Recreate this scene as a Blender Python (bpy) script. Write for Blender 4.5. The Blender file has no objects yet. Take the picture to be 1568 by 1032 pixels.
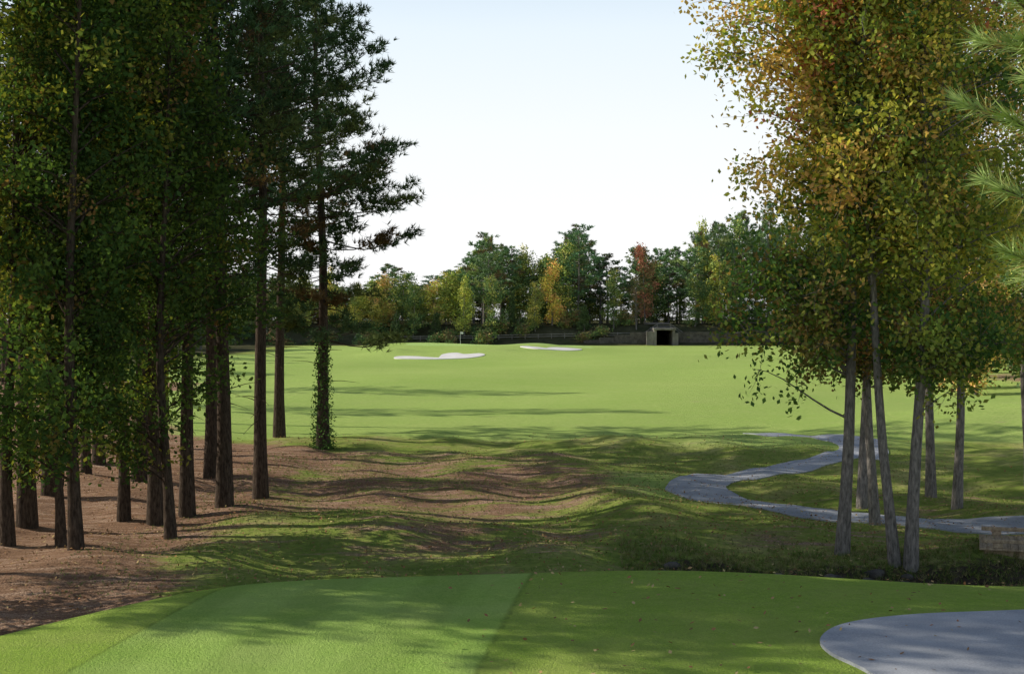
import bpy, bmesh, math, numpy as np
from mathutils import Vector
scene=bpy.context.scene
COL=scene.collection
scene.view_settings.view_transform='Standard'
scene.view_settings.look='None'
scene.view_settings.exposure=0
SUN_EL=26.5; SUN_AZ=16.0   # sun stands to the left, a little ahead of the camera

def sm(a,b,x):
    t=np.clip((x-a)/(b-a),0,1); return t*t*(3-2*t)

# ------------------------------------------------------------------ terrain
def ditch_y(X): return 31.0+1.2*sm(8.5,13,X)+0.35*np.sin(X*0.9)
def height(X,Y):
    X=np.asarray(X,float); Y=np.asarray(Y,float)
    z=np.interp(Y,[0,28,45,60,100,180,215,265,300,420,900],[-1.15,-1.3,-1.45,-1.5,-1.62,-2.05,-2.3,-2.7,-2.7,-6,-12])
    w=sm(27,32,Y)*(1-sm(58,75,Y))
    z=z+w*(0.17*np.sin(.55*X+.2*Y)*np.sin(.42*Y+1)+0.09*np.sin(1.25*X-.6*Y+2)*np.sin(.8*Y+.5*X)+0.03*np.sin(2.3*X+1.1*Y)+.018*np.sin(4.1*X+.8*Y)*np.sin(3.3*Y-X))
    w2=sm(65,90,Y)*(1-sm(240,262,Y))
    z=z+w2*(0.18*np.sin(.11*X+.07*Y)+0.12*np.sin(.21*X-.09*Y+1.3))
    def g(cx,cy,rx,ry,a,p=2):
        return a*np.exp(-((np.abs((X-cx)/rx))**p+(np.abs((Y-cy)/ry))**p))
    z=z+g(8.5,59.5,6,3.5,.55)+g(27,70,9,8,1.3)+g(3.4,43,2.0,8,.45)+g(-3,36.5,4,1.8,.36)+g(20,52,5,5,.35)+g(0,66,9,2.5,.2)
    z=z-g(-11,25,3.2,3.5,.9)
    z=z-0.85*np.exp(-((Y-ditch_y(X))/1.0)**2)*sm(1.0,4.5,X)*(1-sm(14,17,X))
    z=z-0.85*np.exp(-((X-14.6-.1*(Y-32))/1.5)**2)*sm(29,31,Y)*(1-sm(34.8,37,Y))
    z=z+0.38*sm(177,190,Y)*np.exp(-(np.abs((X+7)/18))**4)*(1-sm(236,250,Y))
    z=z+0.50*sm(192,224,Y)*np.exp(-(np.abs((X+0)/26))**4)*(1-sm(236,250,Y))
    z=z+g(-16.5,197,3.6,5,.75)+g(-2.5,196,4,4,.3)+g(4,219,4,3,.35)-g(-9.5,184,4.5,3.5,.22)-g(6,207,3.5,3,.18)
    dl=(X+4.6)*(-.878)+(Y-24)*.477
    df=Y-24.2-0.25*np.sin(X*.5)-0.03*np.clip(X,0,30)
    k=.9
    d=np.log(np.exp(np.clip(dl,-30,30)/k)+np.exp(np.clip(df,-30,30)/k))*k
    T=1-sm(-.6,4.2,d)
    tee=0.02*np.sin(X*.35+1)+0.03*np.sin(Y*.4)-0.22*sm(2,9,X)*sm(20,25,Y)
    z=z*(1-T)+tee*T
    bank=3.8*sm(267,277,Y+2*np.sin(X*.05))
    notch=(np.abs(X-28.5)<1.9)&(Y<279)
    z=z+np.where(notch,0,bank)
    return z

def axis(segs):
    out=[]
    for a,b,s in segs:
        n=max(1,int(round((b-a)/s))); out+=list(np.linspace(a,b,n,endpoint=False))
    out.append(segs[-1][1]); return np.array(out)
xs=axis([(-800,-200,40),(-200,-80,8),(-80,-34,1.6),(-34,34,.38),(34,80,1.6),(80,200,8),(200,800,40)])
ys=axis([(-60,10,5),(10,16,.6),(16,62,.3),(62,120,.6),(120,300,1.0),(300,400,10),(400,1400,60)])
XX,YY=np.meshgrid(xs,ys)
ZZ=height(XX,YY)

def new_mesh(name,V,F4=None,F3=None,mats=(),mat_idx=None,smooth=False,col=None,colname='Col',check=True):
    me=bpy.data.meshes.new(name)
    V=np.asarray(V,np.float32).reshape(-1,3)
    parts=[];tot=[]
    if F4 is not None and len(F4): parts.append(np.asarray(F4,np.int32).reshape(-1)); tot.append(np.full(len(F4),4,np.int32))
    if F3 is not None and len(F3): parts.append(np.asarray(F3,np.int32).reshape(-1)); tot.append(np.full(len(F3),3,np.int32))
    li=np.concatenate(parts); lt=np.concatenate(tot); ls=np.concatenate([[0],np.cumsum(lt)[:-1]]).astype(np.int32)
    me.vertices.add(len(V)); me.vertices.foreach_set('co',V.ravel())
    me.loops.add(len(li)); me.loops.foreach_set('vertex_index',li)
    me.polygons.add(len(lt)); me.polygons.foreach_set('loop_start',ls); me.polygons.foreach_set('loop_total',lt)
    for m in mats: me.materials.append(m)
    if mat_idx is not None: me.polygons.foreach_set('material_index',np.asarray(mat_idx,np.int32))
    me.polygons.foreach_set('use_smooth',np.full(len(lt),smooth,bool) if np.isscalar(smooth) else smooth)
    if col is not None:
        for nm,c in (col.items() if isinstance(col,dict) else {colname:col}.items()):
            a=me.attributes.new(nm,'FLOAT_COLOR','POINT'); a.data.foreach_set('color',np.asarray(c,np.float32).ravel())
    me.update(calc_edges=True)
    if check: me.validate()
    return me
def add_obj(name,me,parent=None,loc=(0,0,0),rot=0,scale=1):
    o=bpy.data.objects.new(name,me); COL.objects.link(o); o.location=loc; o.rotation_euler=(0,0,rot)
    o.scale=(scale,)*3 if np.isscalar(scale) else scale
    if parent: o.parent=parent
    return o

# ------------------------------------------------------------------ materials
class NT:
    def __init__(s,name):
        s.m=bpy.data.materials.new(name); s.m.use_nodes=True; s.t=s.m.node_tree; s.t.nodes.clear()
        s.out=s.n('ShaderNodeOutputMaterial')
    def n(s,ty,**k):
        nd=s.t.nodes.new(ty)
        for a,b in k.items(): setattr(nd,a,b)
        return nd
    def l(s,a,b): s.t.links.new(a,b)
    def noise(s,scale,detail=4,rough=.55,vec=None):
        nd=s.n('ShaderNodeTexNoise'); nd.inputs['Scale'].default_value=scale; nd.inputs['Detail'].default_value=detail; nd.inputs['Roughness'].default_value=rough
        if vec is not None: s.l(vec,nd.inputs['Vector'])
        return nd.outputs['Fac']
    def mapping(s,vec,scale,rot=(0,0,0)):
        m=s.n('ShaderNodeMapping'); m.inputs['Scale'].default_value=scale; m.inputs['Rotation'].default_value=rot; s.l(vec,m.inputs['Vector']); return m.outputs[0]
    def math(s,op,a,b=None,c=None,clamp=False):
        m=s.n('ShaderNodeMath',operation=op,use_clamp=clamp)
        for i,v in enumerate((a,b,c)):
            if v is None: continue
            if isinstance(v,(int,float)): m.inputs[i].default_value=v
            else: s.l(v,m.inputs[i])
        return m.outputs[0]
    def mrange(s,v,a,b,c=0.0,d=1.0):
        r=s.n('ShaderNodeMapRange'); r.interpolation_type='SMOOTHSTEP'; s.l(v,r.inputs[0])
        for i,q in enumerate((a,b,c,d)): r.inputs[i+1].default_value=q
        return r.outputs[0]
    def mix(s,f,a,b,mode='MIX'):
        m=s.n('ShaderNodeMix',data_type='RGBA',blend_type=mode)
        if isinstance(f,(int,float)): m.inputs['Factor'].default_value=f
        else: s.l(f,m.inputs['Factor'])
        for i,v in ((6,a),(7,b)):
            if isinstance(v,tuple): m.inputs[i].default_value=(*v[:3],1)
            else: s.l(v,m.inputs[i])
        return m.outputs[2]
    def ramp(s,f,stops):
        r=s.n('ShaderNodeValToRGB'); e=r.color_ramp.elements
        while len(e)<len(stops): e.new(.5)
        for i,(p,c) in enumerate(stops): e[i].position=p; e[i].color=(*c,1) if isinstance(c,tuple) else (c,c,c,1)
        s.l(f,r.inputs[0]); return r.outputs[0]
    def finish(s,color,rough=.9,bump=None,bs=.3,bd=.02,spec=.2,transl=0,tcol=None,diffuse=False):
        if diffuse:
            p=s.n('ShaderNodeBsdfDiffuse'); ci=p.inputs['Color']
        else:
            p=s.n('ShaderNodeBsdfPrincipled'); p.inputs['Specular IOR Level'].default_value=spec; ci=p.inputs['Base Color']
            p.inputs['Roughness'].default_value=rough
        if isinstance(color,tuple): ci.default_value=(*color,1)
        else: s.l(color,ci)
        if bump is not None:
            b=s.n('ShaderNodeBump'); b.inputs['Strength'].default_value=bs; b.inputs['Distance'].default_value=bd
            s.l(bump,b.inputs['Height']); s.l(b.outputs[0],p.inputs['Normal'])
        sh=p.outputs[0]
        if transl>0:
            t=s.n('ShaderNodeBsdfTranslucent'); s.l(tcol if tcol is not None else color,t.inputs['Color'])
            mx=s.n('ShaderNodeMixShader'); mx.inputs[0].default_value=transl
            s.l(sh,mx.inputs[1]); s.l(t.outputs[0],mx.inputs[2]); sh=mx.outputs[0]
        s.l(sh,s.out.inputs['Surface']); return s.m
    def pos(s): return s.n('ShaderNodeNewGeometry').outputs['Position']

def mat_leaf(name,transl=.34,add=None):
    N=NT(name); a=N.n('ShaderNodeAttribute',attribute_name='Col').outputs['Color']
    r=N.n('ShaderNodeObjectInfo').outputs['Random']
    h=N.n('ShaderNodeHueSaturation'); N.l(a,h.inputs['Color'])
    N.l(N.math('MULTIPLY_ADD',r,.02,.494),h.inputs['Hue']); N.l(N.math('MULTIPLY_ADD',r,.35,.84),h.inputs['Value'])
    c=h.outputs[0]
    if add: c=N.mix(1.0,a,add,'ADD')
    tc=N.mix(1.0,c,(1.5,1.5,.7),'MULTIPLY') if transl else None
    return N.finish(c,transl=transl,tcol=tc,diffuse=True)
LEAF=mat_leaf('leaf'); NEEDLE=mat_leaf('needle',0); FARLEAF_HAZED=mat_leaf('distant_leaf_hazed',0,(.034,.037,.030))  # distant leaves: aerial haze painted in as a pale grey added to the colour
def mat_bark(name,c1,c2,sc=1):
    N=NT(name); o=N.n('ShaderNodeTexCoord').outputs['Object']
    v=N.mapping(o,(9*sc,9*sc,2.2*sc)); n=N.noise(2.2,4,.65,v)
    return N.finish(N.ramp(n,[(.3,c1),(.7,c2)]),bump=n,bs=.9,bd=.05,diffuse=True)
BARK_P=mat_bark('pine_bark',(.026,.020,.015),(.12,.09,.068))
BARK_D=mat_bark('hardwood_bark',(.09,.08,.07),(.34,.30,.26))

def mat_ground():
    N=NT('ground'); P=N.pos()
    A=N.n('ShaderNodeAttribute',attribute_name='ZA'); B=N.n('ShaderNodeAttribute',attribute_name='ZB')
    sa=N.n('ShaderNodeSeparateColor'); N.l(A.outputs['Color'],sa.inputs[0])
    sb=N.n('ShaderNodeSeparateColor'); N.l(B.outputs['Color'],sb.inputs[0])
    straw,fair,collar=sa.outputs[0],sa.outputs[1],sa.outputs[2]
    dirt,forest,green=sb.outputs[0],sb.outputs[1],sb.outputs[2]
    sx=N.n('ShaderNodeSeparateXYZ'); N.l(P,sx.inputs[0]); X,Y=sx.outputs[0],sx.outputs[1]
    nb=N.noise(.05,2,.6,P); nm=N.noise(.45,5,.65,P); nf=N.noise(4,4,.75,P); nff=N.noise(22,3,.85,P)
    st=N.noise(1.2,5,.75,N.mapping(P,(.38,2.6,1),(0,0,.15)))
    n2=N.math('ADD',N.math('MULTIPLY',nm,.45),N.math('MULTIPLY',st,.55))
    def mask(a,amp=.7,soft=.12,n=nm):
        v=N.math('ADD',a,N.math('MULTIPLY',N.math('SUBTRACT',n,.5),amp))
        return N.mrange(v,.5-soft,.5+soft)
    rough=N.ramp(nm,[(.3,(.22,.31,.055)),(.5,(.33,.39,.085)),(.66,(.50,.46,.17))])
    rough=N.mix(N.ramp(nf,[(.38,0.0),(.62,.6)]),rough,(.14,.21,.04))
    rough=N.mix(N.math('MULTIPLY',N.ramp(st,[(.54,0.0),(.62,1.0)]),.45),rough,(.44,.32,.17))
    rough=N.mix(N.math('MULTIPLY',N.ramp(nff,[(.53,0.0),(.60,1.0)]),.4),rough,(.36,.25,.13))
    fr=N.ramp(nb,[(.3,(.36,.49,.115)),(.7,(.44,.545,.15))])
    fr=N.mix(N.ramp(nm,[(.3,0.0),(.75,.55)]),fr,(.47,.52,.18))
    fr=N.mix(N.ramp(nf,[(.4,0.0),(.66,.6)]),fr,(.27,.41,.085))
    lR=N.math('SUBTRACT',N.math('MULTIPLY_ADD',Y,.117,-2.46),X)
    lL=N.math('SUBTRACT',X,N.math('MULTIPLY_ADD',Y,.15,-8.1))
    lF=N.math('SUBTRACT',24.45,Y)
    wv=N.math('MULTIPLY',N.math('SUBTRACT',nf,.5),.16)
    ins=N.math('ADD',N.math('MINIMUM',N.math('MINIMUM',lR,lL),lF),wv)
    tee=N.mrange(ins,-.05,.08)
    seam=N.math('MULTIPLY',N.mrange(N.math('ABSOLUTE',ins),.0,.07,1.0,0.0),N.mrange(nf,.35,.6,.1,.45))
    te=N.ramp(nf,[(.3,(.33,.50,.095)),(.7,(.42,.57,.13))])
    te=N.mix(N.ramp(nff,[(.38,0.0),(.6,.7)]),te,(.22,.37,.065))
    te=N.mix(N.ramp(nm,[(.35,0.0),(.65,.4)]),te,(.48,.57,.19))
    stripe=N.mrange(N.math('SINE',N.math('MULTIPLY',lR,3.6)),-.4,.4,.93,1.05)
    te=N.mix(1.0,te,stripe,'MULTIPLY')
    ck=N.ramp(nf,[(.3,(.31,.45,.065)),(.7,(.44,.57,.11))])
    ck=N.mix(N.ramp(nff,[(.38,0.0),(.6,.75)]),ck,(.19,.31,.045))
    ck=N.mix(N.math('MULTIPLY',N.ramp(nff,[(.57,0.0),(.64,1.0)]),.5),ck,(.52,.50,.21))
    ck=N.mix(N.ramp(nm,[(.4,0.0),(.7,.35)]),ck,(.42,.41,.14))
    gr=N.ramp(nm,[(.3,(.40,.56,.16)),(.7,(.46,.60,.19))])
    sw=N.ramp(st,[(.28,(.17,.095,.058)),(.5,(.42,.26,.165)),(.68,(.74,.52,.37))])
    sw=N.mix(N.ramp(nff,[(.38,0.0),(.58,.8)]),sw,(.16,.09,.054))
    di=N.ramp(nf,[(.3,(.03,.022,.016)),(.7,(.13,.10,.07))])
    fo=N.ramp(nm,[(.3,(.05,.055,.025)),(.7,(.12,.11,.06))])
    c=rough
    c=N.mix(mask(fair,.6,.12,n2),c,fr)
    c=N.mix(mask(green,.05,.06),c,gr)
    c=N.mix(mask(forest,.8,.15),c,fo)
    c=N.mix(mask(straw,2.9,.18,n2),c,sw)
    c=N.mix(mask(dirt,.9,.12,nf),c,di)
    c=N.mix(mask(collar,.35,.25,nf),c,ck)
    c=N.mix(tee,c,te)
    c=N.mix(N.math('MULTIPLY',seam,collar),c,(.08,.13,.03))
    return N.finish(c,bump=nff,bs=.9,bd=.08,diffuse=True)
GROUND=mat_ground()

def G(X,Y,cx,cy,rx,ry): return np.exp(-(((X-cx)/rx)**2+((Y-cy)/ry)**2))
wob=.8*np.sin(YY*.35)+.5*np.sin(YY*.9+1)
bx=np.interp(YY,[0,26,31,36,42,50,58,64,75,100],[-7,-7,-6.3,-8,-7.3,-6.5,-7.0,-13,-19,-26])+wob
straw=1.15-1.15*sm(-3.2,2.4,XX-bx)
straw=np.where(YY>120,0,straw)*sm(20,25,YY)
straw=np.maximum(straw,.70*np.exp(-(((XX+2.6)/6.8)**4+((YY-48.5)/10)**4)))
straw=np.maximum(straw,.50*np.exp(-(((XX+1.5)/5)**4+((YY-36)/3)**4)))
straw=np.maximum(straw,.72*sm(38,44,XX)*sm(105,112,YY)*(1-sm(125,140,YY)))
straw=np.maximum(straw,.48*G(XX,YY,15,43,6,4))
straw=np.maximum(straw,.42*G(XX,YY,9,36,5,3))
fair=sm(60,66,YY+.12*XX+1.2*np.sin(XX*.25))*(1-sm(258,264,YY))*sm(-42,-34,XX)*(1-sm(60,66,XX))
fair=np.maximum(fair,.60*G(XX,YY,4.5,46,3.5,10))
fair=np.maximum(fair,.62*G(XX,YY,12,60,12,6))
dlz=(XX+4.6)*(-.878)+(YY-24)*.477
collar=1-sm(-.2,2.6,np.maximum(dlz,YY-24.8))
dirt=1.0*np.exp(-((YY-ditch_y(XX)-.4)/1.35)**2)*sm(1.5,4.5,XX)*(1-sm(15,18,XX))
dirt=np.maximum(dirt,.9*np.exp(-((XX-14.6)/1.6)**2)*sm(29,31,YY)*(1-sm(35,37,YY)))
dirt=np.maximum(dirt,.9*G(XX,YY,-10.5,25.5,2.5,2.5))
forest=np.maximum(sm(264,267,YY),1-sm(-46,-38,XX))*sm(80,110,YY)
forest=np.maximum(forest,sm(64,72,XX)*sm(60,90,YY))
green=np.exp(-(((XX+2)/15)**4+((YY-226)/9)**4))*1.3
one=np.ones_like(XX)
ZA=np.stack([straw,fair,collar,one],-1).reshape(-1,4); ZB=np.stack([dirt,forest,green,one],-1).reshape(-1,4)
V=np.stack([XX,YY,ZZ],-1).reshape(-1,3); nx=len(xs); ny=len(ys)
i=np.arange(ny-1)[:,None]*nx+np.arange(nx-1)[None,:]; i=i.ravel()
F=np.stack([i,i+1,i+nx+1,i+nx],-1)
add_obj('ground',new_mesh('ground',V,F,mats=[GROUND],smooth=True,col={'ZA':ZA,'ZB':ZB}))

# ------------------------------------------------------------------ draped sheets
def ribbon(name,pts,width,mat,off=.035,skirt=.12):
    P=np.array(pts,float); Q=[]
    E=np.vstack([2*P[0]-P[1],P,2*P[-1]-P[-2]])
    for k in range(1,len(E)-2):
        p0,p1,p2,p3=E[k-1:k+3]
        for t in np.linspace(0,1,14,endpoint=False):
            Q.append(.5*((2*p1)+(-p0+p2)*t+(2*p0-5*p1+4*p2-p3)*t*t+(-p0+3*p1-3*p2+p3)*t**3))
    Q.append(P[-1]); Q=np.array(Q)
    T=np.gradient(Q,axis=0); T/=np.linalg.norm(T,axis=1)[:,None]; Nn=np.stack([-T[:,1],T[:,0]],-1)
    cols=9; w=np.linspace(-.5,.5,cols)*width
    L=[]
    for j,wj in enumerate(w):
        q=Q+Nn*wj; L.append(np.column_stack([q,height(q[:,0],q[:,1])+off]))
    l0=L[0].copy(); l0[:,2]-=skirt; l1=L[-1].copy(); l1[:,2]-=skirt
    L=[l0]+L+[l1]; A=np.array(L); m=A.shape[0]; n=A.shape[1]
    ii=(np.arange(m-1)[:,None]*n+np.arange(n-1)[None,:]).ravel()
    F=np.stack([ii,ii+n,ii+n+1,ii+1],-1)
    return add_obj(name,new_mesh(name,A.reshape(-1,3),F,mats=[mat]))
def blob_sheet(name,outline,mat,off=.04,rings=14,skirt=.1):
    P=np.array(outline,float); n=len(P); E=[]
    for k in range(n):
        p0,p1,p2,p3=P[k-1],P[k],P[(k+1)%n],P[(k+2)%n]
        for t in np.linspace(0,1,8,endpoint=False):
            E.append(.5*((2*p1)+(-p0+p2)*t+(2*p0-5*p1+4*p2-p3)*t*t+(-p0+3*p1-3*p2+p3)*t**3))
    E=np.array(E); c=E.mean(0); m=len(E); V=[]
    for r in range(rings+1):
        f=1-r/rings*.97; q=c+(E-c)*f
        V.append(np.column_stack([q,height(q[:,0],q[:,1])+off]))
    s=V[0].copy(); s[:,2]-=skirt; V=[s]+V
    A=np.array(V); R=len(A); F=[]
    for r in range(R-1):
        for k in range(m): F.append((r*m+k,r*m+(k+1)%m,(r+1)*m+(k+1)%m,(r+1)*m+k))
    me=new_mesh(name,A.reshape(-1,3),F,mats=[mat])
    bm=bmesh.new(); bm.from_mesh(me); bm.verts.ensure_lookup_table()
    try: bm.faces.new([bm.verts[(R-1)*m+k] for k in range(m)])
    except Exception: pass
    bmesh.ops.recalc_face_normals(bm,faces=bm.faces); bm.to_mesh(me); bm.free()
    return add_obj(name,me)

N=NT('path_concrete'); P=N.pos(); n1=N.noise(.9,5,.6,P); n2=N.noise(40,3,.6,P)
c=N.mix(1.0,N.ramp(n1,[(.3,(.30,.31,.33)),(.7,(.47,.47,.48))]),N.ramp(n2,[(.3,.78),(.7,1.1)]),'MULTIPLY')
PATH=N.finish(c,bump=n2,bs=.3,bd=.01,diffuse=True)
N=NT('bunker_sand'); P=N.pos(); n1=N.noise(.7,4,.6,P)
SAND=N.finish(N.ramp(n1,[(.3,(.66,.61,.56)),(.7,(.82,.78,.73))]),diffuse=True)
ribbon('cart_path',[(11.6,66.5),(13.0,63.8),(14.2,60.6),(14.2,57.3),(12.4,54.2),(9.4,51.4),(7.0,48.8),(5.95,46),(6.2,43.6),(7.6,41.7),(9.6,40.4),(11.8,39.4),(14.0,38.5),(17,37.6),(21,35),(22.5,31),(21,27),(17,25)],1.95,PATH)
blob_sheet('cart_path',[(4.15,19.0),(4.7,19.85),(5.8,20.45),(7.4,20.85),(9.3,21.4),(11,22.6),(13.5,24.3),(17,26.3),(18,24.2),(14.5,21),(12,17),(9,13),(6,11.5),(4.6,13),(4.5,15.5),(4.35,17.2),(4.08,18.2)],PATH,off=.045)
blob_sheet('sand_bunker',[(-15.2,183),(-14.8,185.6),(-12.2,185.4),(-9.6,183.5),(-9.2,187.4),(-7.6,189.6),(-6.2,187.0),(-4.2,187.6),(-3.6,185),(-5.5,181.5),(-8,179.8),(-10,178.6),(-12.5,179.2),(-14.6,180.4)],SAND,off=.07)
blob_sheet('sand_bunker',[(1.2,209),(2.2,211),(4.6,208.5),(6,211.5),(8.5,213),(10.4,212),(9.4,208),(6.5,204.5),(4,203),(2.4,205)],SAND,off=.08)

# ------------------------------------------------------------------ tree machinery
class MB:
    def __init__(s): s.V=[];s.F4=[];s.F3=[];s.C=[];s.m4=[];s.m3=[];s.n=0
    def tube(s,pts,rad,sides=5,mat=0,col=(.1,.1,.1)):
        pts=np.asarray(pts,float); n=len(pts); T=np.gradient(pts,axis=0); T/=np.linalg.norm(T,axis=1)[:,None]+1e-9
        ref=np.array([1,0,0.]) if abs(T[0,2])>.7 else np.array([0,0,1.])
        A=np.cross(T,ref); A/=np.linalg.norm(A,axis=1)[:,None]+1e-9; B=np.cross(T,A)
        th=np.linspace(0,2*np.pi,sides,endpoint=False)
        R=np.asarray(rad)[:,None,None]
        Vv=pts[:,None,:]+R*(A[:,None,:]*np.cos(th)[None,:,None]+B[:,None,:]*np.sin(th)[None,:,None])
        b=s.n; k=np.arange(n-1)[:,None]*sides; j=np.arange(sides)[None,:]; j2=(j+1)%sides
        F=np.stack([k+j,k+j2,k+sides+j2,k+sides+j],-1).reshape(-1,4)+b
        s.V.append(Vv.reshape(-1,3)); s.F4.append(F); s.m4.append(np.full(len(F),mat)); s.n+=n*sides
        s.C.append(np.tile([*col,1.],(n*sides,1)))
    def leaves(s,C,colr,size,rng,mat=1,droop=.0,aspect=.62):
        n=len(C); 
        a=rng.normal(size=(n,3)); a[:,2]-=droop; a/=np.linalg.norm(a,axis=1)[:,None]
        b=np.cross(a,rng.normal(size=(n,3))); b/=np.linalg.norm(b,axis=1)[:,None]+1e-9
        L=(size*rng.uniform(.65,1.3,n))[:,None]
        Vv=np.stack([C-a*L*.5,C+b*L*.5*aspect-a*L*.05,C+a*L*.5,C-b*L*.5*aspect-a*L*.05],1).reshape(-1,3)
        F=np.arange(4*n).reshape(-1,4)+s.n
        s.V.append(Vv); s.F4.append(F); s.m4.append(np.full(n,mat)); s.n+=4*n
        s.C.append(np.repeat(np.column_stack([colr,np.ones(n)]),4,axis=0))
    def needles(s,C,D,colr,k,length,width,rng,mat=1,spread=.9):
        n=len(C); c=np.repeat(C,k,0); d=np.repeat(D,k,0)+spread*rng.normal(size=(n*k,3))*.62
        d/=np.linalg.norm(d,axis=1)[:,None]; w=np.cross(d,rng.normal(size=d.shape)); w/=np.linalg.norm(w,axis=1)[:,None]+1e-9
        L=(length*rng.uniform(.6,1.15,n*k))[:,None]
        Vv=np.stack([c-w*width*.5,c+w*width*.5,c+d*L],1).reshape(-1,3)
        F=np.arange(3*n*k).reshape(-1,3)+s.n
        s.V.append(Vv); s.F3.append(F); s.m3.append(np.full(len(F),mat)); s.n+=3*n*k
        s.C.append(np.repeat(np.column_stack([np.repeat(colr,k,0),np.ones(n*k)]),3,axis=0))
    def arrays(s):
        E4=np.zeros((0,4),int); E3=np.zeros((0,3),int); e=np.zeros(0,int)
        return (np.concatenate(s.V),np.concatenate(s.C),np.concatenate(s.F4) if s.F4 else E4,np.concatenate(s.F3) if s.F3 else E3,
                np.concatenate(s.m4) if s.m4 else e,np.concatenate(s.m3) if s.m3 else e)
    def mesh(s,name,mats):
        V,C,F4,F3,m4,m3=s.arrays(); mi=np.concatenate([m4,m3])
        return new_mesh(name,V,F4,F3,mats,mi,smooth=(mi==0),col=C)

def trunk_line(H,rng,lean=(0,0),n=14,wob=.12):
    t=np.linspace(0,1,n); z=t*H
    ph=rng.uniform(0,6,4)
    x=lean[0]*t*H+wob*(np.sin(t*5+ph[0])-np.sin(ph[0]))+.4*wob*(np.sin(t*11+ph[1])-np.sin(ph[1]))
    y=lean[1]*t*H+wob*(np.sin(t*4+ph[2])-np.sin(ph[2]))
    p=np.column_stack([x,y,z]); p[0,2]=-.4
    return p
def on_trunk(P,z): return np.array([np.interp(z,P[:,2],P[:,0]),np.interp(z,P[:,2],P[:,1]),z])

def make_pine(name,seed,H=21,r=.24,base=.4,R=3.4,nb=85,k=9,L=.30,w=.042,tpb=58,ivy=False,shape=None,lean=(0,0),dark=1.0,brown=.12,sub=5,raw=False):
    rng=np.random.default_rng(seed); M=MB(); P=trunk_line(H,rng,lean,n=6 if raw else 14)
    t=np.linspace(0,1,len(P)); rad=r*(1-t*.86)*(1+.35*np.exp(-t*28)); M.tube(P,rad,5 if raw else 9)
    C=[];D=[];K=[]
    for b in range(nb):
        f=base+(1-base)*((b+rng.uniform(0,1))/nb); z=f*H
        q=(f-base)/(1-base)
        prof=(shape(q) if shape else (min(1,.55+q*2.0)*(1-q**2.2)**.7+.10))
        ln=R*prof*rng.uniform(.55,1.15); az=b*2.399+rng.normal()*.5
        el=rng.uniform(-.25,.15)+q*.75
        if q<.12: ln*=rng.uniform(.5,1)
        s0=on_trunk(P,z); tt=np.linspace(0,1,6)
        hd=np.array([math.cos(az),math.sin(az),0])
        pts=s0+np.outer(tt*ln*math.cos(el),hd); pts[:,2]+=tt*ln*math.sin(el)+.12*ln*(tt**2.4)-.10*ln*np.sin(tt*3.1); 
        pts[1:,:2]+=rng.normal(size=(5,2))*.05*ln
        if raw: M.tube(pts[::2],np.array([.05,.04,.02]),3)
        else: M.tube(pts,np.maximum(.008,(.008+.008*ln)*(1-tt*.85)),4)
        ns=max(2,int(sub*ln/R+1)); per=max(3,int(tpb*(ln/R)/(ns+1)))
        lines=[(pts[2],pts[-1])]
        for sidx in range(ns):
            u=rng.uniform(.35,.98); p0=np.array([np.interp(u,tt,pts[:,i]) for i in range(3)])
            a2=az+rng.choice([-1,1])*rng.uniform(.5,1.15); l2=ln*rng.uniform(.22,.45)*(1.25-u*.5)
            p1=p0+np.array([math.cos(a2)*l2,math.sin(a2)*l2,l2*rng.uniform(-.05,.5)])
            if not raw: M.tube([p0,(p0+p1)/2+rng.normal(size=3)*.04,p1],[.013,.009,.005],3)
            lines.append((p0,p1))
        bc=np.array([.065,.108,.045])*dark*rng.uniform(.75,1.3)
        if rng.random()<brown: bc=np.array([.17,.115,.05])*rng.uniform(.7,1.2)
        elif rng.random()<.25: bc=np.array([.11,.14,.045])*dark
        for (p0,p1) in lines:
            u=rng.uniform(.2,1.05,per)**.8; c=p0+(p1-p0)*u[:,None]+rng.normal(size=(per,3))*[.14,.14,.09]
            d=(p1-p0)/(np.linalg.norm(p1-p0)+1e-6)*.55+np.array([0,0,.35])+rng.normal(size=(per,3))*.25
            C.append(c);D.append(d);K.append(bc*rng.uniform(.75,1.3,(per,1)))
    if not raw:
      for b in range(16):
        z=H*rng.uniform(.12,base+.05); az=rng.uniform(0,6.28); ln=rng.uniform(.3,1.6); s0=on_trunk(P,z)
        e=s0+np.array([math.cos(az)*ln,math.sin(az)*ln,rng.uniform(-.3,.3)*ln]); M.tube([s0,(s0+e)/2+[0,0,.05],e],[.022,.014,.005],3)
    M.needles(np.concatenate(C),np.concatenate(D),np.concatenate(K),k,L,w,rng)
    if ivy:
        n=2600; z=4.6*rng.random(n)**1.5; a=rng.uniform(0,6.28,n); rr=.2+rng.random(n)**2*.36*(1.15-z/6)
        c=np.column_stack([np.interp(z,P[:,2],P[:,0])+rr*np.cos(a),np.interp(z,P[:,2],P[:,1])+rr*np.sin(a),z])
        M.leaves(c,np.array([.09,.17,.04])*rng.uniform(.6,1.6,(n,1)),.11,rng)
    return M.arrays() if raw else M.mesh(name,[BARK_P,NEEDLE])

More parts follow.
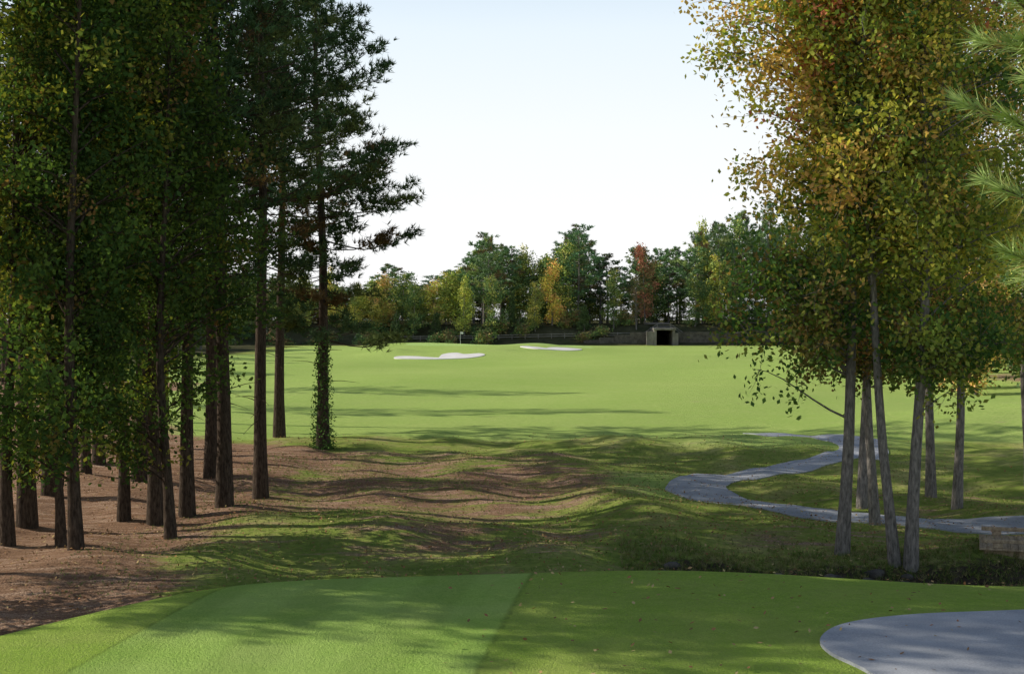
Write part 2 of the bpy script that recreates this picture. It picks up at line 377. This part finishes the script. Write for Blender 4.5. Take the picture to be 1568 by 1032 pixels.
PAL={
 'green':[(.062,.112,.032),(.08,.13,.034),(.105,.155,.036),(.045,.085,.028)],
 'olive':[(.14,.19,.04),(.20,.22,.045),(.11,.15,.034),(.26,.24,.055)],
 'lime':[(.30,.32,.05),(.24,.27,.045),(.36,.35,.06),(.17,.22,.04)],
 'yellow':[(.42,.36,.07),(.33,.33,.06),(.24,.26,.05),(.48,.36,.08)],
 'orange':[(.46,.27,.09),(.52,.33,.11),(.38,.28,.08),(.42,.21,.08)],
 'red':[(.40,.12,.08),(.34,.10,.07),(.42,.20,.10)],
 'rust':[(.20,.12,.055),(.14,.12,.04),(.11,.13,.035),(.26,.15,.06)],
}
def make_decid(name,seed,H,r,blobs,leaf=.12,per=26,twigs=6,lean=(0,0),limb_r=1.0,jit=.2,sides=9,twl=(.4,1.0),cw=.25,mats=None,up=(.25,.75),bright=1.0,raw=False):
    """blobs: (cx,cy,cz,rx,ry,rz,nlimbs,{pal:weight})"""
    rng=np.random.default_rng(seed); M=MB(); P=trunk_line(H,rng,lean,wob=.16,n=6 if raw else 14)
    t=np.linspace(0,1,len(P)); M.tube(P,r*(1-t*.88)*(1+.4*np.exp(-t*26)),sides)
    CC=[];KK=[]
    for (cx,cy,cz,rx,ry,rz,nl,pal) in blobs:
        names=list(pal); wts=np.array([pal[a] for a in names],float); wts/=wts.sum()
        for b in range(nl):
            v=rng.normal(size=3); v/=np.linalg.norm(v); v*=rng.uniform(.1,1)**(1/2.2)
            e=np.array([cx+v[0]*rx,cy+v[1]*ry,cz+v[2]*rz])
            ax=on_trunk(P,min(H,e[2])); hd=math.hypot(e[0]-ax[0],e[1]-ax[1])
            zs=min(H*.96,max(H*.10,e[2]-hd*rng.uniform(*up)))
            s0=on_trunk(P,zs); n1=rng.normal(size=3)*.10*hd
            c1=s0+(e-s0)*.35+np.array([0,0,.12*hd])+n1; c2=s0+(e-s0)*.72+np.array([0,0,rng.uniform(.0,.2)*hd])-n1*.8
            def bz(u):
                u=np.asarray(u)[...,None]; return (1-u)**3*s0+3*u*(1-u)**2*c1+3*u*u*(1-u)*c2+u**3*e
            tt=np.linspace(0,1,4 if raw else 7); pts=bz(tt)
            ln=np.linalg.norm(e-s0); rb=limb_r*(.008+.0075*ln); M.tube(pts,rb*(1-tt*.88)+.002,3 if raw else 4)
            pk=rng.choice(len(names),p=wts)
            for k in range(twigs):
                u=rng.uniform(.3,1)**.7; p0=bz(u)
                d=rng.normal(size=3)*.9+(e-s0)/(ln+.01)*.8; d[2]-=.1; d/=np.linalg.norm(d); l=rng.uniform(*twl); p1=p0+d*l
                if not raw: M.tube([p0,(p0+p1)/2+rng.normal(size=3)*.05,p1],[.008*limb_r,.005*limb_r,.003*limb_r],3)
                if rng.random()<.2: pk2=rng.choice(len(names),p=wts)
                else: pk2=pk
                pc=PAL[names[pk2]]; base=np.array(pc[rng.integers(len(pc))])*bright
                uu=rng.uniform(.1,1.1,per)[:,None]
                c=p0+(p1-p0)*uu+rng.normal(size=(per,3))*jit
                kc=base*(1-cw)+cw*bright*np.array([pc[i] for i in rng.integers(len(pc),size=per)])
                CC.append(c);KK.append(kc*rng.uniform(.8,1.2,(per,1)))
    M.leaves(np.concatenate(CC),np.concatenate(KK),leaf,rng)
    return M.arrays() if raw else M.mesh(name,mats or [BARK_D,LEAF])

def gen_blobs(rng,H,base,R,n,nl,pal):
    out=[]
    for k in range(n):
        f=(k+.5)/n; z=base+(H-base)*f; rr=R*(math.sin(math.pi*min(1,.2+f*.72))**.8)
        a=rng.uniform(0,6.28); o=rr*.38
        out.append((math.cos(a)*o,math.sin(a)*o,z,rr*.8,rr*.8,(H-base)/n*.85,nl,pal))
    return out
def put(name,me,x,y,rot=0,s=1,parent=None,dz=0):
    return add_obj(name,me,parent,(x,y,float(height(x,y))+dz),rot,s)

# --- left woods
pines=[make_pine('pine_a',1,H=22,R=3.7,base=.33,nb=88),
       make_pine('pine_b',2,H=20.5,R=3.6,base=.36,nb=80,r=.22),
       make_pine('pine_c',3,H=23,R=3.9,base=.35,nb=92,r=.25,brown=.18)]
heroP=make_pine('pine_hero',11,H=20.4,R=4.1,base=.24,nb=120,r=.25,ivy=True,tpb=120,brown=.06,dark=1.2,
   shape=lambda q:float(np.interp(q,[0,.06,.14,.25,.4,.5,.68,.8,.92,1],[.95,.7,.55,.8,1.0,.8,.82,.45,.28,.06])))
DK=[BARK_P,LEAF]
rg=np.random.default_rng(5)
woods=[make_decid('hardwood_a',21,17,.17,gen_blobs(rg,17,3.4,3.9,6,22,{'green':9,'olive':1,'lime':.4}),mats=DK,leaf=.15),
       make_decid('hardwood_b',22,15,.15,gen_blobs(rg,15,2.8,3.3,5,22,{'green':8,'olive':1.4,'rust':.3}),mats=DK,leaf=.15),
       make_decid('hardwood_c',23,18,.16,gen_blobs(rg,18,6,3.4,6,20,{'olive':4,'lime':4,'green':2.5}),mats=DK,leaf=.145)]
put('pine_tree',heroP,-7.9,59.3,rot=.6)
L=[ # x,y,kind,scale
 (-12.4,34.9,'h2',.97),(-13.2,38.6,'p0',1.0),(-14.3,43.9,'p1',1.05),(-11.0,34.6,'h1',.8),(-10.35,33.7,'h1',1.06),
 (-10.9,39.8,'h0',.95),(-9.9,39.4,'p1',.95),(-8.7,36.2,'h1',.92),(-9.3,40.6,'p0',.85),(-10.6,50,'p0',1.0),
 (-8.4,41.4,'p2',.9),(-8.0,45.2,'p0',.92),(-10.7,65.3,'p2',.98),(-16,55,'p1',1.0),(-15.1,58.5,'p2',1.0),
 (-19.4,70,'p1',1.0),(-15.3,51,'h0',.95),(-18.4,75,'p2',1),(-12.6,48,'p1',1.1),(-20.5,63,'p0',.9),
 # outside the frame on the left: they throw the long shadows over the tee
 (-18.5,33.0,'h2',.9),(-20.5,28.6,'p2',1.0),(-14.9,28.6,'h1',1.0),(-26,30.4,'p0',1.1),(-16.8,27.3,'p1',.95),(-21.5,31.5,'p0',1.05),(-24,28.4,'p1',1.1),
]
for n,(x,y,k,s) in enumerate(L):
    me=(pines if k[0]=='p' else woods)[int(k[1])]
    put('pine_tree' if k[0]=='p' else 'hardwood_tree',me,x,y,rot=n*1.9+.4,s=s)
put('pine_tree',pines[2],-40,112,rot=1,s=1.0); put('pine_tree',pines[0],-37,93,rot=2,s=1.05)

# --- right clump
mix1={'yellow':2.2,'orange':3.4,'olive':3.4,'red':.7}
mix2={'olive':4,'yellow':2,'orange':1.8,'green':2}
low={'green':3.5,'rust':2.2,'olive':2}
T1=make_decid('gum_a',31,18.5,.15,[(-.6,0,16.2,2.6,2.2,2.0,56,{'olive':2.6,'yellow':2,'red':2.6,'orange':1.4}),(-1.1,0,12.6,2.8,2.2,2.1,76,{'orange':6,'yellow':2,'olive':2,'red':.8}),
   (-.4,0,9.6,2.4,2,1.8,56,mix1),(-1.2,-.3,5.9,2.1,1.8,1.7,50,low),(1.2,0,10.5,2,2,3,38,mix2)],lean=(.01,0),leaf=.138,up=(.1,.6),bright=1.25)
T2=make_decid('gum_b',32,18,.145,[(1,0,14.8,2.9,2.4,2.8,72,mix1),(.6,0,10.8,2.7,2.2,2.2,62,mix2),(.6,0,7.8,2.3,1.8,1.5,44,{'yellow':3,'olive':4}),(.8,0,5.2,1.9,1.7,1.2,30,low)],lean=(.045,.02),leaf=.138,bright=1.25)
T3=make_decid('gum_c',33,17,.125,[(-.6,0,13.8,2.4,2.2,2.8,58,mix1),(-.3,0,9,2.2,1.8,2,46,mix2)],lean=(-.04,.03),leaf=.138,bright=1.25)
T4=make_decid('gum_d',34,17.5,.14,[(0,0,14,2.9,2.5,2.9,62,mix1),(0,0,9.6,2.8,2.2,2.2,50,mix2),(0,0,5.9,2.5,2.1,1.7,52,{'green':3,'rust':2,'olive':2,'orange':.7})],leaf=.138,bright=1.2)
put('sweetgum_tree',T1,7.9,34,s=1)
put('sweetgum_tree',T2,9.25,32.9)
put('sweetgum_tree',T3,8.95,33.0,rot=.3)
put('sweetgum_tree',T4,10.3,41.8,rot=1)
put('sweetgum_tree',T4,9.9,38.6,rot=3,s=.92)
put('sweetgum_tree',T2,13,44,rot=2.2)
put('sweetgum_tree',T4,13.1,41.8,rot=5,s=.98)
put('sweetgum_tree',T4,16.8,46,rot=3.4,s=.95)

# --- near pine on the right: trunk outside the frame, long-needled boughs reach in
def near_pine():
    rng=np.random.default_rng(51); M=MB(); H=10; P=trunk_line(H,rng,(0,0),wob=.05); t=np.linspace(0,1,14); M.tube(P,.13*(1-t*.85),9)
    C=[];D=[];K=[]
    def bough(z,az,ln,rise):
        s0=on_trunk(P,z); tt=np.linspace(0,1,6); hd=np.array([math.cos(az),math.sin(az),0])
        pts=s0+np.outer(tt*ln,hd); pts[:,2]+=rise*ln*tt**1.6-.10*ln*np.sin(tt*3); M.tube(pts,(.028)*(1-tt*.7),5)
        tips=[(pts[-1],pts[-1]-pts[-2])]
        for j in range(4):
            u=rng.uniform(.55,.95); p0=np.array([np.interp(u,tt,pts[:,i]) for i in range(3)]); a2=az+rng.choice([-1,1])*rng.uniform(.4,1); l2=rng.uniform(.25,.5)
            p1=p0+np.array([math.cos(a2)*l2,math.sin(a2)*l2,l2*rng.uniform(.1,.6)]); M.tube([p0,(p0+p1)/2-[0,0,.03],p1],[.014,.011,.008],4); tips.append((p1,p1-p0))
        for (p,d) in tips:
            d=d/np.linalg.norm(d)
            for m in range(6):
                C.append(p-d*.045*m); D.append(d*(.9-.05*m)); K.append(np.array([.36,.46,.15])*rng.uniform(.8,1.25) if m<5 else np.array([.42,.34,.12]))
    for (z,a,l,r_) in [(6.2,3.1,2.0,.25),(5.6,3.3,2.2,.2),(5.25,2.9,2.0,.15),(4.75,3.2,2.1,.12),(6.5,2.75,1.8,.35),(5.9,3.7,2.1,.2),(4.95,3.75,2.1,.1)]: bough(z,a,l,r_)
    for b in range(26): 
        z=3.4+6.4*b/26; bough(z,rng.uniform(-2.0,2.0),(2.1-1.5*(z-3.4)/6.4)*rng.uniform(.8,1.1),.3)
    M.needles(np.array(C),np.array(D),np.array(K),22,.25,.011,rng,spread=.7)
    return M.mesh('pine_near',[BARK_P,NEEDLE])
put('pine_tree',near_pine(),6.0,11.6,rot=.0)

# --- distant trees, merged into one mass
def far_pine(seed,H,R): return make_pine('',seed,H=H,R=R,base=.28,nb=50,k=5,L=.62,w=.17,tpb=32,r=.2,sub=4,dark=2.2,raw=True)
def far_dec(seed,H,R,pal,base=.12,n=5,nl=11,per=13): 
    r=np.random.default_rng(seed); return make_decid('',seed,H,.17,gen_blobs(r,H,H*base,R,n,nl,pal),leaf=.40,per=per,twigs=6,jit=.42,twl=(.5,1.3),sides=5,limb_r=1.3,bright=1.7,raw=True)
fp=[far_pine(61,18,3.6),far_pine(62,20,4.2),far_pine(63,16,3.2)]
fd={'g':[far_dec(71,15,4,{'green':4,'olive':3}),far_dec(72,13,3.8,{'olive':4,'green':3})],
    'y':[far_dec(73,13,3.4,{'yellow':2,'olive':3}),far_dec(74,11,3,{'lime':1,'olive':4})],
    'o':[far_dec(75,13,3,{'orange':2,'yellow':2,'olive':.8})],'r':[far_dec(76,15,3.0,{'red':2.2,'rust':3})],
    'c':[make_decid('',77,8,.15,[(0,0,1.8,1.7,1.7,1.4,24,{'green':1}),(0,0,4,1.3,1.3,1.6,22,{'green':1}),(0,0,6.4,.7,.7,1.5,12,{'green':1})],leaf=.32,per=11,twigs=5,jit=.25,twl=(.2,.5),sides=5,raw=True)],
    'b':[make_decid('',78,12,.18,gen_blobs(np.random.default_rng(9),12,3,3,5,12,{'rust':1}),leaf=.25,per=3,twigs=7,jit=.3,twl=(.6,1.5),sides=5,limb_r=2.6,raw=True)],
    's':[far_dec(79,3.2,2.4,{'rust':3,'green':2,'olive':1},base=.12,n=2,nl=12),far_dec(80,2.4,2.2,{'green':3,'rust':1},base=.1,n=2,nl=12)]}
HH={'g':[15,13],'y':[13,11],'o':[13],'b':[12],'c':[8],'r':[15]}; PH=[18,20,16]
rd=np.random.default_rng(77)
class Mass:
    def __init__(s): s.V=[];s.C=[];s.F4=[];s.F3=[];s.a=[];s.b=[];s.n=0
    def add(s,A,x,y,sxy,sz):
        V,C,F4,F3,m4,m3=A; a=rd.uniform(0,6.28); ca,sa=math.cos(a),math.sin(a)
        W=np.column_stack([(V[:,0]*ca-V[:,1]*sa)*sxy+x,(V[:,0]*sa+V[:,1]*ca)*sxy+y,V[:,2]*sz+float(height(x,y))-.2])
        C=C.copy(); C[:,:3]*=rd.uniform(.75,1.25)*np.array([rd.uniform(.88,1.12),1,rd.uniform(.9,1.1)])
        s.V.append(W.astype(np.float32)); s.C.append(C.astype(np.float32)); s.F4.append(F4+s.n); s.F3.append(F3+s.n); s.a.append(m4); s.b.append(m3); s.n+=len(V)
    def build(s,name):
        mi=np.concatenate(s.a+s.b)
        add_obj(name,new_mesh(name,np.concatenate(s.V),np.concatenate(s.F4),np.concatenate(s.F3),[BARK_D,FARLEAF_HAZED],mi,False,np.concatenate(s.C),check=False))
row=Mass()
def topline(u):
    return np.interp(u,[300,480,560,600,625,650,680,700,740,780,800,835,880,905,925,950,985,1010,1040,1080,1130,1180,1230,1400,1700],
                       [400,430,440,405,425,432,402,410,366,385,380,378,348,368,395,402,372,385,382,342,332,325,318,320,300])
def place_far(A,x,y,h,srcH,sxy=None):
    s=h/srcH; row.add(A,x,y,s if sxy is None else sxy,s)
x=-75.
while x<125:
    y=281+rd.uniform(-4,14)-.05*max(0,x-30)
    u=784+2178*x/y; H=(470-topline(u))/2178*y+4.5-float(height(x,y))
    q=rd.random()
    if q<(.6 if H>13.5 else .35):
        k=rd.integers(3); place_far(fp[k],x,y,H*rd.uniform(.92,1.1),PH[k],rd.uniform(.95,1.3))
    else:
        kk=rd.choice(list('ggyyogg')); j=rd.integers(len(fd[kk]))
        place_far(fd[kk][j],x,y,H*rd.uniform(.75,1.0),HH[kk][j],rd.uniform(.95,1.3))
    x+=rd.uniform(1.4,2.7)
x=-70.
while x<110:
    y=273+rd.uniform(-2,5); kk=rd.choice(list('ggyygobcgyg')); j=rd.integers(len(fd[kk]))
    if abs(x-28.5)>4:
        h=rd.uniform(6,11) if kk!='c' else rd.uniform(5,7.5)
        place_far(fd[kk][j],x,y,h,HH[kk][j],rd.uniform(.6,.95))
    x+=rd.uniform(2.8,5.8)
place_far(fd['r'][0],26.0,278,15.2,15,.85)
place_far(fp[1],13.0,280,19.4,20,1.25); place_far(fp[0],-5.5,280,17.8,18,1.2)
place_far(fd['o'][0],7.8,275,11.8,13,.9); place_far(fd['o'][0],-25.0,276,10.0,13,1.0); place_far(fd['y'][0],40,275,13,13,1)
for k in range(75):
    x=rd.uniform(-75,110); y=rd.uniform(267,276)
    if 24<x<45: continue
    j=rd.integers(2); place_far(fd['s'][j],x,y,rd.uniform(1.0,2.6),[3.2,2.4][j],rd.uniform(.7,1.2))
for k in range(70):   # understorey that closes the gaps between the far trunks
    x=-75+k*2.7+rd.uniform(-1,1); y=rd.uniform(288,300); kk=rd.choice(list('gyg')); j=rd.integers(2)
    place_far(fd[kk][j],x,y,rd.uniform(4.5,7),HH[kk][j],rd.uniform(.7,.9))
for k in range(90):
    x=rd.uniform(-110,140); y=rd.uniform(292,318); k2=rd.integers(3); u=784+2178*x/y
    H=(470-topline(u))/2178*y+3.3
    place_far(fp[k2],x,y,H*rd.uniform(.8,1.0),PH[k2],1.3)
row.build('distant_trees')
row=Mass()
for k in range(40):
    y=rd.uniform(130,262); x=-(44+rd.uniform(0,26)+ (y-100)*.05)
    if rd.random()<.5: j=rd.integers(3); place_far(fp[j],x,y,rd.uniform(12,17),PH[j],.9)
    else: kk=rd.choice(list('ggy')); j=rd.integers(2); place_far(fd[kk][j],x,y,rd.uniform(9,13),13,.9)
for k in range(80):
    y=rd.uniform(140,262); x=rd.uniform(.235,.42)*y+rd.uniform(2,8)
    if rd.random()<.5: j=rd.integers(3); place_far(fp[j],x,y,rd.uniform(13,18)*(.65+.35*y/262),PH[j],.95)
    else: kk=rd.choice(list('ggyo')); j=rd.integers(len(fd[kk])); place_far(fd[kk][j],x,y,rd.uniform(8,12),13,.9)
for (x,y,k,h) in [(36,112,'o',9),(39,108,'g',12),(43,116,'y',11),(41,125,'p',15),(47,122,'p',16),(45,135,'o',10),(36,128,'p',14),(50,140,'g',12),(52,128,'p',15),(34,104,'o',7.5)]:
    if k=='p': place_far(fp[1],x,y,h,20,.85)
    else: place_far(fd[k][0],x,y,h,13,.85)
row.build('woodland_edge')

# ------------------------------------------------------------------ scatter: fallen leaves and rough grass
rs=np.random.default_rng(3)
n=34000; x=rs.uniform(-16,18,n); y=27+38*rs.random(n)**1.3
keep=rs.random(n)<(.25+.75*np.exp(-((x-8.5)/5)**2-((y-37)/7)**2)+.55*np.exp(-((x)/7)**2-((y-36)/4)**2)+.3*(x<-6))
x=x[keep];y=y[keep]
xb=rs.uniform(-1,9,240); yb=rs.uniform(17,25,240); x=np.r_[x,xb]; y=np.r_[y,yb]
pal=np.array([(.30,.17,.08),(.40,.26,.12),(.2,.12,.06),(.5,.37,.17),(.34,.16,.08)])
C=np.column_stack([x,y,height(x,y)+.035+.03*rs.random(len(x))])
nn=len(C); a=rs.normal(size=(nn,3)); a[:,2]*=.35; a/=np.linalg.norm(a,axis=1)[:,None]; b=np.cross(a,[0,0,1.]+rs.normal(size=(nn,3))*.35); b/=np.linalg.norm(b,axis=1)[:,None]
S=rs.uniform(.025,.05,nn)[:,None]
Vv=np.stack([C-a*S,C+b*S*.6,C+a*S,C-b*S*.6],1).reshape(-1,3)
add_obj('fallen_leaves',new_mesh('fallen_leaves',Vv,np.arange(4*nn).reshape(-1,4),mats=[NEEDLE],col=np.repeat(np.column_stack([pal[rs.integers(5,size=nn)],np.ones(nn)]),4,0)))
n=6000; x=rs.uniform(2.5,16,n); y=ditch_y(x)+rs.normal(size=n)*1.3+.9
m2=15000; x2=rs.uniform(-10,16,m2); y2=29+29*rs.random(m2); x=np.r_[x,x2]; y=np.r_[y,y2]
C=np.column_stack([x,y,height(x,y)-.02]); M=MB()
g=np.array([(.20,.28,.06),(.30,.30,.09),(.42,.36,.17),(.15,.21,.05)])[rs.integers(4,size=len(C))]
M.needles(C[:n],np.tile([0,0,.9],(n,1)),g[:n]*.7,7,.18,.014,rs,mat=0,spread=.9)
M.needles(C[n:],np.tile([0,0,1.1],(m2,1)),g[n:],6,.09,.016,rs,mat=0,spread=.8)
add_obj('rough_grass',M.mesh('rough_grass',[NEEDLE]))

N=NT('rock'); P=N.pos(); nr=N.noise(3,5,.6,P); ROCK=N.finish(N.ramp(nr,[(.3,(.04,.036,.032)),(.7,(.16,.14,.12))]),bump=nr,bs=.5,bd=.05,diffuse=True)
bm=bmesh.new()
for k in range(40):
    x=rs.uniform(3,9.5); y=float(ditch_y(x))+rs.uniform(-.2,1.4); s=rs.uniform(.06,.17)
    r=bmesh.ops.create_icosphere(bm,subdivisions=2,radius=s)
    ph=rs.uniform(0,6,3)
    for v in r['verts']:
        f=1+.22*math.sin(v.co.x*9/s*.2+ph[0])+.2*math.sin(v.co.y*13/s*.2+ph[1])
        v.co=Vector((v.co.x*f*1.3+x,v.co.y*f+y,v.co.z*f*.65+float(height(x,y))))
me=bpy.data.meshes.new('ditch_rocks'); bm.to_mesh(me); bm.free(); me.materials.append(ROCK); add_obj('ditch_rocks',me)

# ------------------------------------------------------------------ boxes
def box(bm,x0,x1,y0,y1,z0,z1,bev=0):
    r=bmesh.ops.create_cube(bm,size=1)
    for v in r['verts']: v.co=Vector(((x0+x1)/2+v.co.x*(x1-x0),(y0+y1)/2+v.co.y*(y1-y0),(z0+z1)/2+v.co.z*(z1-z0)))
    if bev:
        es=list({e for v in r['verts'] for e in v.link_edges}); bmesh.ops.bevel(bm,geom=es,offset=bev,segments=1,affect='EDGES')
def part(name,mat,fn,parent):
    bm=bmesh.new(); fn(bm); me=bpy.data.meshes.new(name); bm.to_mesh(me); bm.free(); me.materials.append(mat); return add_obj(name,me,parent)
N=NT('weathered_wood'); o=N.n('ShaderNodeTexCoord').outputs['Object']; w=N.noise(3,5,.6,N.mapping(o,(1,6,6))); w2=N.noise(6.6,0,.5,N.mapping(o,(.01,1,.01)))
WOOD=N.finish(N.mix(1.0,N.ramp(w,[(.3,(.28,.20,.13)),(.7,(.54,.42,.28))]),N.ramp(w2,[(.3,.75),(.7,1.15)]),'MULTIPLY'),bump=w,bs=.3,bd=.01,diffuse=True)
# footbridge: local y runs along the deck, local x across it
br=bpy.data.objects.new('wooden_bridge',None); COL.objects.link(br); br.location=(11.6,35.2,-1.15); br.rotation_euler=(0,0,math.radians(-108))
LB,WB=7.0,1.9
def planks(bm):
    y=0
    while y<LB: box(bm,-.1,WB+.1,y,y+.165,-.05,.004*math.sin(y*37),.006); y+=.175
part('deck_planks',WOOD,planks,br)
part('stringers',WOOD,lambda bm:[box(bm,x,x+.12,.1,LB-.1,-.30,-.055,.01) for x in (.05,WB/2-.06,WB-.17)],br)
part('kerb_rails',WOOD,lambda bm:[box(bm,x,x+.11,.05,LB,.12,.21,.012) for x in (-.07,WB-.04)]+[box(bm,x+.005,x+.105,y,y+.22,.008,.118) for x in (-.07,WB-.04) for y in np.arange(.3,LB-.2,1.25)],br)
part('posts',WOOD,lambda bm:[box(bm,x-.09,x+.09,y-.09,y+.09,-1.5,-.31,.01) for x in (.2,WB-.2) for y in (.8,LB-.8)],br)

N=NT('concrete'); P=N.pos(); nc=N.noise(.8,5,.6,P); CONC=N.finish(N.ramp(nc,[(.3,(.16,.14,.12)),(.7,(.32,.29,.25))]),diffuse=True)
tn=bpy.data.objects.new('tunnel_portal',None); COL.objects.link(tn)
gz=float(height(28.5,266))-.05; X0=28.5
part('walls',CONC,lambda bm:[box(bm,X0-1.95,X0-1.5,265.5,279,gz-.3,gz+2.9),box(bm,X0+1.5,X0+1.95,265.5,279,gz-.3,gz+2.9)],tn)
part('roof',CONC,lambda bm:box(bm,X0-2.1,X0+2.1,265.3,279,gz+2.903,gz+3.3,.04),tn)
part('wing_walls',CONC,lambda bm:[box(bm,X0-3.4,X0-1.953,265.7,266.1,gz-.3,gz+2.7,.03),box(bm,X0+1.953,X0+2.6,265.7,266.1,gz-.3,gz+2.4,.03)],tn)
part('end_wall',CONC,lambda bm:box(bm,X0-2.3,X0+2.3,279.02,279.4,gz-.3,gz+4.2),tn)
N=NT('retaining_wall'); P=N.pos(); nc=N.noise(1.6,5,.7,P); WALL=N.finish(N.ramp(nc,[(.3,(.07,.06,.05)),(.7,(.19,.165,.14))]),diffuse=True)
rw=bpy.data.objects.new('retaining_wall',None); COL.objects.link(rw)
part('wall_faces',WALL,lambda bm:[box(bm,X0+2.7+i*2.9,X0+2.7+(i+1)*2.9-.02,267.2+.1*i,267.6+.1*i,gz-.4,gz+2.55-.22*max(0,i-3)) for i in range(6)]+[box(bm,X0-3.42-(i+1)*2.9+.02,X0-3.42-i*2.9,267.2+.1*i,267.6+.1*i,gz-.4,gz+2.5-.5*i) for i in range(4)],rw)
def rail(bm):
    xs_=np.arange(-30,60,2.5)
    for k,x in enumerate(xs_):
        y=270.5-1.2*math.sin(x*.05); z=float(height(x,y)); 
        if abs(x-X0)<3: z=gz+3.2
        box(bm,x-.07,x+.07,y-.07,y+.07,z-.3,z+.95)
        if k+1<len(xs_):
            y2=270.5-1.2*math.sin((x+2.5)*.05); z2=float(height(x+2.5,y2)) if abs(x+2.5-X0)>=3 else gz+3.2
            for hh in (.4,.8):
                r=bmesh.ops.create_cube(bm,size=1)
                for v in r['verts']:
                    t=v.co.x+.5; v.co=Vector((x+2.5*t,y+(y2-y)*t-.12+v.co.y*.06,z+(z2-z)*t+hh+v.co.z*.14))
fr_=bpy.data.objects.new('wooden_fence',None); COL.objects.link(fr_); part('rails_and_posts',CONC,rail,fr_)

N=NT('flag_white'); FW=N.finish((.75,.72,.7),rough=.7); N=NT('pole'); PW=N.finish((.8,.8,.75),rough=.4)
fl=bpy.data.objects.new('golf_flagstick',None); COL.objects.link(fl); fx,fy=-8.2,226; fz=float(height(fx,fy))
fl.location=(fx,fy,fz)
def pole(bm): bmesh.ops.create_cone(bm,cap_ends=True,segments=8,radius1=.022,radius2=.016,depth=2.1); [setattr(v,'co',v.co+Vector((0,0,1.05))) for v in bm.verts]
part('pole',PW,pole,fl)
bm=bmesh.new(); vs=[[bm.verts.new((.03+.42*i/6,.05*math.sin(i*1.1),1.7+j*.34-.04*i/6)) for i in range(7)] for j in range(2)]
for i in range(6): bm.faces.new((vs[0][i],vs[0][i+1],vs[1][i+1],vs[1][i]))
me=bpy.data.meshes.new('flag'); bm.to_mesh(me); bm.free(); me.materials.append(FW); add_obj('flag',me,fl)

# ------------------------------------------------------------------ light
w=bpy.data.worlds.new('World'); scene.world=w; w.use_nodes=True; nt=w.node_tree
bg=nt.nodes['Background']; sky=nt.nodes.new('ShaderNodeTexSky'); sky.sky_type='NISHITA'; sky.sun_disc=False
sky.sun_elevation=math.radians(SUN_EL); sky.sun_rotation=math.radians(-(90-SUN_AZ)); sky.dust_density=1.0; sky.air_density=1.0
tc=nt.nodes.new('ShaderNodeTexCoord'); sp=nt.nodes.new('ShaderNodeSeparateXYZ'); nt.links.new(tc.outputs['Generated'],sp.inputs[0])
rp=nt.nodes.new('ShaderNodeValToRGB'); nt.links.new(sp.outputs[2],rp.inputs[0]); e=rp.color_ramp.elements
e[0].position=0; e[0].color=(1,1,1,1); e[1].position=.42; e[1].color=(0,0,0,1)
for p_,v_ in ((.19,.96),(.26,.68),(.33,.2)):
    q=e.new(p_); q.color=(v_,v_,v_,1)
hz=nt.nodes.new('ShaderNodeValToRGB'); nt.links.new(sp.outputs[2],hz.inputs[0]); e=hz.color_ramp.elements
e[0].position=.03; e[0].color=(1,1,1,1); e[1].position=.23; e[1].color=(.76,.89,1.0,1)
q=e.new(.12); q.color=(.94,.98,1,1)
sc_=nt.nodes.new('ShaderNodeMix'); sc_.data_type='RGBA'; sc_.blend_type='MULTIPLY'; sc_.inputs['Factor'].default_value=1; nt.links.new(hz.outputs[0],sc_.inputs[6]); sc_.inputs[7].default_value=(8.3,8.3,8.3,1)
mx=nt.nodes.new('ShaderNodeMix'); mx.data_type='RGBA'; nt.links.new(rp.outputs[0],mx.inputs['Factor']); nt.links.new(sky.outputs[0],mx.inputs[6]); nt.links.new(sc_.outputs[2],mx.inputs[7])
nt.links.new(mx.outputs[2],bg.inputs[0]); bg.inputs[1].default_value=.125
s=bpy.data.lights.new('sun','SUN'); s.energy=5; s.angle=math.radians(.45); s.color=(1,.95,.84)
so=bpy.data.objects.new('sun',s); COL.objects.link(so)
a=math.radians(SUN_AZ); e=math.radians(SUN_EL)
d=Vector((math.cos(a)*math.cos(e),-math.sin(a)*math.cos(e),-math.sin(e))); so.rotation_euler=d.to_track_quat('-Z','Y').to_euler()
so.location=(-40,40,60)
cam=bpy.data.cameras.new('camera'); co=bpy.data.objects.new('camera',cam); COL.objects.link(co)
co.location=(0,0,4.5); co.rotation_euler=(math.radians(90-1.21),0,0); cam.lens=50; cam.sensor_width=36; cam.clip_end=5000
scene.camera=co
